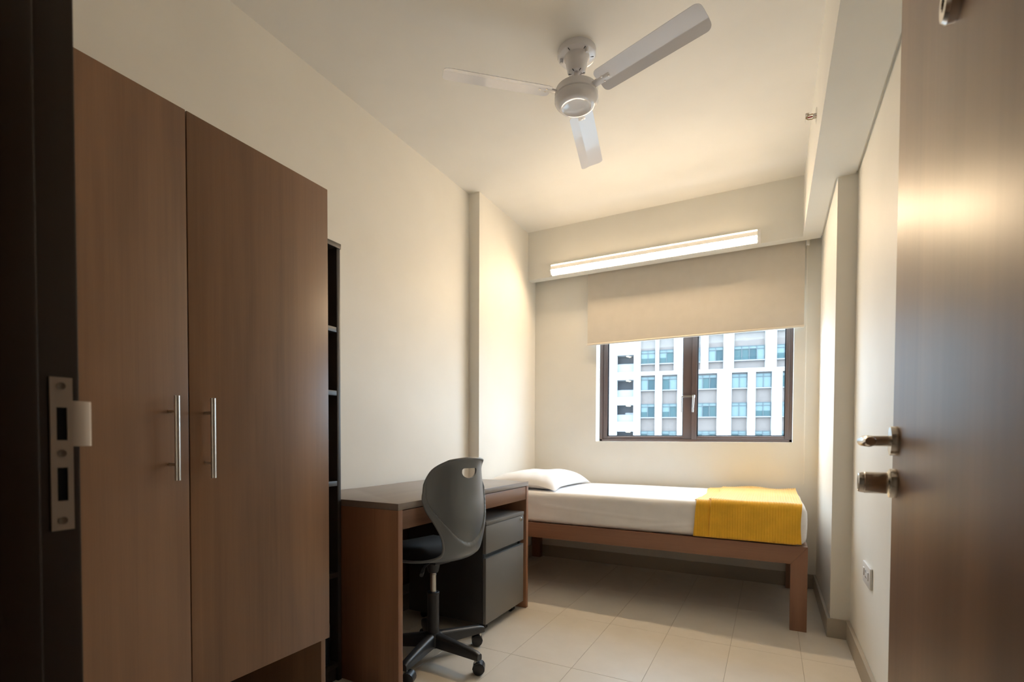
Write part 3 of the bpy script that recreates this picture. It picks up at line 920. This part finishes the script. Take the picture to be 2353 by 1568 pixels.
# ---------------------------------------------------------------- ceiling fan
def fan():
    cx, cy = -0.768, 2.086
    t = tag(empty('ceiling_fan', (cx, cy, ZC)), 'white three-blade ceiling fan hanging from the ceiling', 'ceiling fan')
    # local z runs down from the ceiling as negative
    can = obj('canopy', B().lathe([(0.083, 0.0), (0.083, -0.018), (0.080, -0.024), (0.074, -0.026), (0.056, -0.028), (0.050, -0.034), (0.045, -0.060), (0.040, -0.085), (0.034, -0.092), (0.022, -0.094), (0.019, -0.088), (0.012, -0.088)], n=48), 'fan_enamel', t)
    for k in range(6):
        a = R(20 + 60 * k)
        for r_, z_ in ((0.066, -0.0272), (0.029, -0.0935)):
            M_ = Matrix.Rotation(a, 4, 'Z')
            obj('vent_slit', B().box(r_ - 0.007, r_ + 0.006, -0.0012, 0.0012, z_ - 0.001, z_ + 0.002).xf(M_), 'dark_hole', can)
    for a in (200, 330):
        M_ = Matrix.Rotation(R(a), 4, 'Z')
        obj('screw_boss', B().lathe([(0.008, -0.024), (0.008, -0.040), (0.006, -0.043), (0.0, -0.043)], (0.066, 0, 0), n=16).xf(M_), 'fan_enamel', can)
    obj('down_rod', B().lathe([(0.0115, -0.08), (0.0115, -0.115), (0.022, -0.118), (0.030, -0.135), (0.033, -0.165)], n=32), 'fan_enamel', t)
    mo = [(0.033, -0.150), (0.050, -0.151), (0.078, -0.155), (0.090, -0.163), (0.094, -0.174), (0.0945, -0.194), (0.091, -0.197),
          (0.0945, -0.200), (0.0945, -0.212), (0.090, -0.220), (0.082, -0.226), (0.0805, -0.230), (0.074, -0.236), (0.064, -0.238), (0.058, -0.234), (0.040, -0.229), (0.020, -0.2275), (0.0, -0.227)]
    obj('motor_housing', B().lathe(mo, n=56), 'fan_enamel', t)
    for k in range(3):
        M_ = Matrix.Rotation(R(101.5 + 120 * k), 4, 'Z')
        zb = -0.186
        # flat iron from the motor
        ir = B().box(0.075, 0.175, -0.016, 0.016, zb - 0.001, zb + 0.003, 0.0008)
        iro = obj('blade_iron', ir.xf(M_ @ Matrix.Translation((0, 0, zb)) @ Matrix.Rotation(R(-11), 4, 'X') @ Matrix.Translation((0, 0, -zb))), 'fan_enamel', t)
        # creased blade with rounded corners
        L0, L1, W_ = 0.118, 0.578, 0.058
        n_u, n_v = 40, 14
        def bl(u, v):
            x = lerp(L0, L1, u)
            wv = W_ * lerp(0.94, 1.0, u)
            rc = 0.024
            e = min(x - L0, L1 - x)
            lim = wv if e > rc else wv - rc + math.sqrt(max(0, rc * rc - (rc - e) ** 2))
            y = (v * 2 - 1) * lim
            z = 0.0
            cr = 0.016
            if y > cr:
                z -= (y - cr) * 0.20
            z += 0.0
            return Vector((x, y, z))
        us = [0, .004, .01, .02, .035, .052] + [0.052 + (0.948 - 0.052) * q / 12 for q in range(1, 12)] + [.948, .965, .98, .99, .996, 1]
        vsq = [0, .08, .2, .35, .5, .62, .638, .655, .7, .8, .92, 1]
        g = B()
        top = [[g.bm.verts.new(bl(u, v) + Vector((0, 0, 0.0008))) for v in vsq] for u in us]
        bot = [[g.bm.verts.new(bl(u, v) - Vector((0, 0, 0.0008))) for v in vsq] for u in us]
        nu_, nv_ = len(us), len(vsq)
        for i in range(nu_ - 1):
            for j in range(nv_ - 1):
                g.bm.faces.new((top[i][j], top[i + 1][j], top[i + 1][j + 1], top[i][j + 1]))
                g.bm.faces.new((bot[i][j], bot[i][j + 1], bot[i + 1][j + 1], bot[i + 1][j]))
            for j in (0, nv_ - 1):
                g.bm.faces.new((top[i][j], top[i + 1][j], bot[i + 1][j], bot[i][j]))
        for i in (0, nu_ - 1):
            for j in range(nv_ - 1):
                g.bm.faces.new((top[i][j], top[i][j + 1], bot[i][j + 1], bot[i][j]))
        Mb = M_ @ Matrix.Translation((0, 0, zb)) @ Matrix.Rotation(R(-11), 4, 'X')
        bo = obj('fan_blade', g.xf(Mb), 'fan_enamel', t, True, 20)
        for sx_, sy_ in ((0.140, -0.012), (0.140, 0.012), (0.166, 0.0)):
            obj('blade_screw', B().lathe([(0.0042, -0.0008), (0.0038, -0.0024), (0.0, -0.003)], (sx_, sy_, 0), n=12).xf(Mb), 'handle_steel', bo)
fan()

# ---------------------------------------------------------------- wall lamp
def lamp():
    x0, x1 = -1.560, -0.078
    t = tag(empty('tube_light', (-0.82, YPM, 2.31)), 'long glowing fluorescent wall light mounted on the pelmet', 'light fixture')
    off = Matrix.Translation((0.82, -YPM, -2.31))
    y = YPM
    obj('back_plate', B().box(x0 + 0.01, x1 - 0.01, y - 0.016, y, 2.284, 2.345, 0.001).xf(off), 'lamp_white', t)
    prof = [(y, 2.281), (y - 0.036, 2.2805), (y - 0.054, 2.283), (y - 0.068, 2.303), (y - 0.071, 2.326), (y - 0.066, 2.352), (y, 2.354)]
    for a, b_ in ((x0, x0 + 0.014), (x1 - 0.020, x1)):
        obj('end_cap', B().prism(prof, 0, a, b_, 0.0012).xf(off), 'lamp_white', t)
    def strip(pts, xa, xb, th=0.0015):
        g = B()
        n = len(pts)
        cy_ = y - 0.02; cz_ = 2.318
        inn = []
        for p in pts:
            d = Vector((cy_ - p[0], cz_ - p[1])).normalized() * th
            inn.append((p[0] + d.x, p[1] + d.y))
        g.prism(list(pts) + inn[::-1], 0, xa, xb)
        return g.xf(off)
    xa, xb = x0 + 0.014, x1 - 0.020
    obj('lens', strip([(y - 0.042, 2.2816), (y - 0.0500, 2.2870), (y - 0.0670, 2.3050), (y - 0.0697, 2.314)], xa, xb), 'tube_lens', t)
    obj('under_cover', strip([(y - 0.002, 2.2815), (y - 0.020, 2.2813), (y - 0.0418, 2.2814)], xa, xb), 'lamp_white', t)
    obj('shade_lip', B().box(xa, xb, y - 0.0415, y - 0.040, 2.274, 2.284).xf(off), 'lamp_white', t)
    obj('perforated_cover', strip([(y - 0.0702, 2.3165), (y - 0.071, 2.326), (y - 0.0678, 2.343)], xa, xb), 'tube_perforated', t)
    obj('divider', strip([(y - 0.0698, 2.3138), (y - 0.0705, 2.3167)], xa, xb, 0.003), 'lamp_white', t)
    obj('uplight_lens', strip([(y - 0.0676, 2.3435), (y - 0.066, 2.3515), (y - 0.050, 2.3530)], xa, xb), 'tube_uplight', t)
    obj('top_cover', B().box(xa, xb, y - 0.050, y - 0.001, 2.352, 2.361, 0.001).xf(off), 'lamp_white', t)
lamp()

# ---------------------------------------------------------------- roller blind
def blind():
    x0, x1, yb_, zb = -1.303, 0.180, 3.828, 1.733
    t = tag(empty('roller_blind', (-0.56, yb_, zb)), 'cream roller blind half lowered over the window', 'blind')
    off = Matrix.Translation((0.56, -yb_, -zb))
    obj('blind_fabric', B().box(x0, x1, yb_ - 0.0006, yb_ + 0.0006, zb + 0.006, 2.36).xf(off), 'blind_fabric', t, False)
    obj('roller', B().tube([(x0 - 0.005, yb_, 2.375), (x1 + 0.005, yb_, 2.375)], 0.022, 20).xf(off), 'blind_bar', t)
    bar = B().prism([(yb_ - 0.007, zb - 0.004), (yb_ - 0.009, zb + 0.004), (yb_ - 0.006, zb + 0.011), (yb_ + 0.006, zb + 0.011), (yb_ + 0.008, zb + 0.002), (yb_ + 0.005, zb - 0.004)], 0, x0 - 0.001, x1 + 0.001, 0.001)
    bo = obj('bottom_bar', bar.xf(off), 'blind_bar', t)
    for xa, xb in ((x0 - 0.012, x0), (x1, x1 + 0.012)):
        obj('bar_pin', B().tube([(xa, yb_, zb + 0.003), (xb, yb_, zb + 0.003)], 0.0025, 8).xf(off), 'chain_plastic', bo)
    obj('chain_bracket', B().box(0.184, 0.204, yb_ - 0.012, yb_ + 0.02, 2.262, 2.36, 0.003).xf(off), 'chain_plastic', t)
    ch = B()
    z = 2.262; k = 0
    while z > 0.70:
        for xx, dy in ((0.1945, -0.008), (0.1915, 0.006)):
            r = 0.0022
            vs_ = [(xx + r, yb_ + dy, z), (xx - r, yb_ + dy, z), (xx, yb_ + dy + r, z), (xx, yb_ + dy - r, z), (xx, yb_ + dy, z + r), (xx, yb_ + dy, z - r)]
            ch._faces(vs_, [(0, 2, 4), (2, 1, 4), (1, 3, 4), (3, 0, 4), (2, 0, 5), (1, 2, 5), (3, 1, 5), (0, 3, 5)])
        z -= 0.0062
    for xx, dy in ((0.1945, -0.008), (0.1915, 0.006)):
        ch.tube([(xx, yb_ + dy, 2.264), (xx, yb_ + dy, 0.70)], 0.0008, 6)
    ch.tube([(0.1945, yb_ - 0.008, 0.70), (0.193, yb_ - 0.001, 0.688), (0.1915, yb_ + 0.006, 0.70)], 0.0012, 6)
    obj('bead_chain', ch.xf(off), 'chain_plastic', t)
blind()

# ---------------------------------------------------------------- wall socket, sprinkler
def socket():
    t = tag(empty('wall_socket', (XR, 2.455, 0.445)), 'white double socket plate low on the wall beside the door', 'socket')
    obj('face_plate', B().box(-0.010, 0.0, -0.086, 0.086, -0.042, 0.042, 0.003), 'white_plastic', t)
    obj('rocker_switch', B().box(-0.0135, -0.009, 0.038, 0.060, -0.012, 0.020, 0.0015), 'white_plastic', t)
    obj('rocker_switch', B().box(-0.0135, -0.009, -0.060, -0.038, -0.012, 0.020, 0.0015), 'white_plastic', t)
    for yy in (0.010, -0.022):
        h = B().box(-0.0104, -0.0098, yy - 0.003, yy + 0.003, 0.006, 0.016)
        h.box(-0.0104, -0.0098, yy - 0.011, yy - 0.004, -0.014, -0.009).box(-0.0104, -0.0098, yy + 0.004, yy + 0.011, -0.014, -0.009)
        obj('pin_hole', h, 'dark_hole', t)
socket()

def sprinkler():
    t = tag(empty('fire_sprinkler', (XBM, 2.69, 2.463)), 'small metal sidewall sprinkler head with a red bulb on the bulkhead', 'sprinkler')
    obj('escutcheon', B().lathe([(0.034, 0.0), (0.034, 0.002), (0.028, 0.0045), (0.014, 0.005)], axis=(-1, 0, 0), n=32), 'chrome', t)
    obj('nozzle', B().lathe([(0.013, 0.004), (0.013, 0.010), (0.0105, 0.012), (0.0105, 0.015)], axis=(-1, 0, 0), n=6), 'steel', t)
    f = B()
    for s in (-1, 1):
        f.tube([(-0.012, 0, s * 0.009), (-0.018, 0, s * 0.0115), (-0.033, 0, s * 0.0095), (-0.039, 0, s * 0.004)], 0.0022, 8)
    f.tube([(-0.036, 0, 0), (-0.043, 0, 0)], 0.005, 10)
    obj('yoke_frame', f, 'brass', t)
    obj('glass_bulb', B().tube([(-0.014, 0, 0), (-0.018, 0, 0), (-0.034, 0, 0), (-0.037, 0, 0)], [0.0014, 0.0026, 0.0026, 0.0014], 12), 'red_glass', t)
    obj('deflector', B().box(-0.0445, -0.043, -0.014, 0.014, -0.012, 0.013).box(-0.044, -0.030, -0.014, 0.014, 0.012, 0.0135), 'steel', t)
sprinkler()

# ---------------------------------------------------------------- building across the way
def tower():
    th = R(-10)
    t = tag(empty('apartment_building', (0, 60.0, 0), -th), 'white apartment block with brown panels and teal windows seen through the window', 'building')
    # local x runs along the facade, local -y faces the room, recessed panels at y=0.35
    U0, U1, ZT, ZG = -22.0, 9.0, 16.2, -14.0
    FL = 3.075
    low_t = [8.05, 4.955, 1.88, -1.195]
    H = 1.545
    low_b = [(-13.42, -11.94), (-11.08, -9.55), (-7.55, -5.43), (-3.88, -2.39), (-1.52, -0.05), (1.03, 2.55), (3.45, 4.95), (5.90, 7.40)]
    up_t = [11.05, 14.125]
    up_b = [(-13.45, -11.94), (-11.43, -9.95), (-8.72, -7.15), (-6.26, -4.82), (-3.69, -0.72), (0.45, 2.00), (3.10, 4.60), (5.60, 7.10)]
    ST = (-16.11, -14.25)
    st_z = [(8.63, 10.6), (5.77, 7.75), (2.91, 4.85), (-0.16, 1.80)]
    obj('panel_wall', B().box(-14.0, U1, 0.40, 12.0, ZG, ZT).box(U0, -16.3, 0.40, 12.0, ZG, ZT), 'tower_brown', t, False)
    fr = B()
    def piers(bays, z0, z1):
        e = -14.25
        for a, b_ in bays:
            fr.box(e, a - 0.05, 0.0, 0.5, z0, z1)
            e = b_ + 0.05
        fr.box(e, e + 0.9, 0.0, 0.5, z0, z1)
    piers(low_b, -4.0, 8.18)
    piers(up_b, 8.60, ZT)
    fr.box(-14.25, U1, 0.0, 0.5, 8.18, 8.60)
    fr.box(8.3, U1, 0.0, 0.5, ZG, ZT).box(-14.25, U1, 0.0, 0.5, ZG, -4.0)
    fr.box(U0, ST[0], 0.0, 0.5, ZG, ZT)
    obj('white_frame', fr, 'tower_white', t, False)
    zs = sorted([z for p in st_z for z in p])
    edges = [ZG] + zs + [ZT]
    for k in range(0, len(edges), 2):
        obj('stair_slab', B().box(ST[0], ST[1], 0.02, 1.8, edges[k], edges[k + 1]), 'tower_white', t, False)
        obj('stair_core', B().box(ST[0], ST[1], 1.7, 1.8, ZG, ZT).box(ST[0] - 0.1, ST[0], 0.5, 1.8, ZG, ZT).box(ST[1], ST[1] + 0.1, 0.5, 1.8, ZG, ZT), 'tower_grey', t, False)
    for k, (a, b_) in enumerate(st_z):
        obj('parapet', B().box(ST[0], ST[1], 0.5, 0.62, a, a + (1.0 if k == 0 else 0.85)), 'tower_grey', t, False)
        for lx, ly in ((-15.0, 0.9), (-14.8, 1.35)):
            obj('stair_lamp', B().lathe([(0.16, 0), (0.16, -0.05), (0.0, -0.08)], (lx, ly, b_ - 0.02), n=14), 'tower_lamp', t)
    for q in ((-15.25, -14.3, 1.2, 1.3, 3.0, 4.0), (-15.2, -14.35, 1.2, 1.3, 5.9, 6.5)):
        obj('stair_screen', B().box(*q), 'tower_white', t, False)
    def window(a, b_, zt, h, n, sh):
        f = B()
        y0, y1 = 0.22, 0.42
        zb = zt - h
        wd = b_ - a
        bw = 0.055
        ztr = zt - 0.34
        f.box(a, b_, y0, y1, zb, zb + bw).box(a, b_, y0, y1, zt - bw, zt).box(a, b_, y0, y1, ztr - bw / 2, ztr + bw / 2)
        xs_ = [a + wd * k / n for k in range(n + 1)]
        for k, x in enumerate(xs_):
            f.box(max(a, x - bw / 2), min(b_, x + bw / 2), y0, y1, zb, zt)
        wobj = obj('window', f, 'tower_frame', t, False)
        for k in range(n):
            obj('pane', B().box(xs_[k] + bw / 2, xs_[k + 1] - bw / 2, 0.30, 0.33, ztr + bw / 2, zt - bw), 'tower_shade', wobj, False)
            md = sh[k % len(sh)]
            zl, zh = zb + bw, ztr - bw / 2
            if md == 2:
                zm = zl + (zh - zl) * 0.5
                obj('pane', B().box(xs_[k] + bw / 2, xs_[k + 1] - bw / 2, 0.30, 0.33, zm, zh), 'tower_shade', wobj, False)
                obj('pane', B().box(xs_[k] + bw / 2, xs_[k + 1] - bw / 2, 0.30, 0.33, zl, zm), 'tower_glass', wobj, False)
            else:
                obj('pane', B().box(xs_[k] + bw / 2, xs_[k + 1] - bw / 2, 0.30, 0.33, zl, zh), ('tower_glass_dark', 'tower_shade', 0, 'tower_glass')[md], wobj, False)
        obj('sill', B().box(a - 0.04, b_ + 0.04, 0.12, 0.42, zb - 0.09, zb), 'tower_grey', t, False)
    pat = {(0, 0): (1, 0), (0, 1): (3, 1), (0, 2): (1, 3, 0), (0, 3): (1, 1), (0, 4): (1, 1), (0, 5): (3, 1),
           (1, 0): (2, 0), (1, 1): (2, 3), (1, 2): (1, 0, 3), (1, 3): (1, 1), (1, 4): (2, 2), (1, 5): (1, 3)}
    for r_, zt in enumerate(low_t):
        for k, (a, b_) in enumerate(low_b):
            window(a, b_, zt, H, 3 if b_ - a > 1.9 else 2, pat.get((r_, k), (3, 1)))
    for r_, zt in enumerate(up_t):
        for k, (a, b_) in enumerate(up_b):
            window(a, b_, zt, H, 4 if b_ - a > 2.5 else 2, [(2, 2), (2, 3), (3, 1), (1, 0), (3, 3, 0, 1), (2, 3), (3, 1), (2, 2)][k])
tower()
struct(obj('ground_outside', B().box(-120, 120, YB + 6, 120, -14.4, -14.0), 'ground_outside', smooth=False), 'ground far below the window')
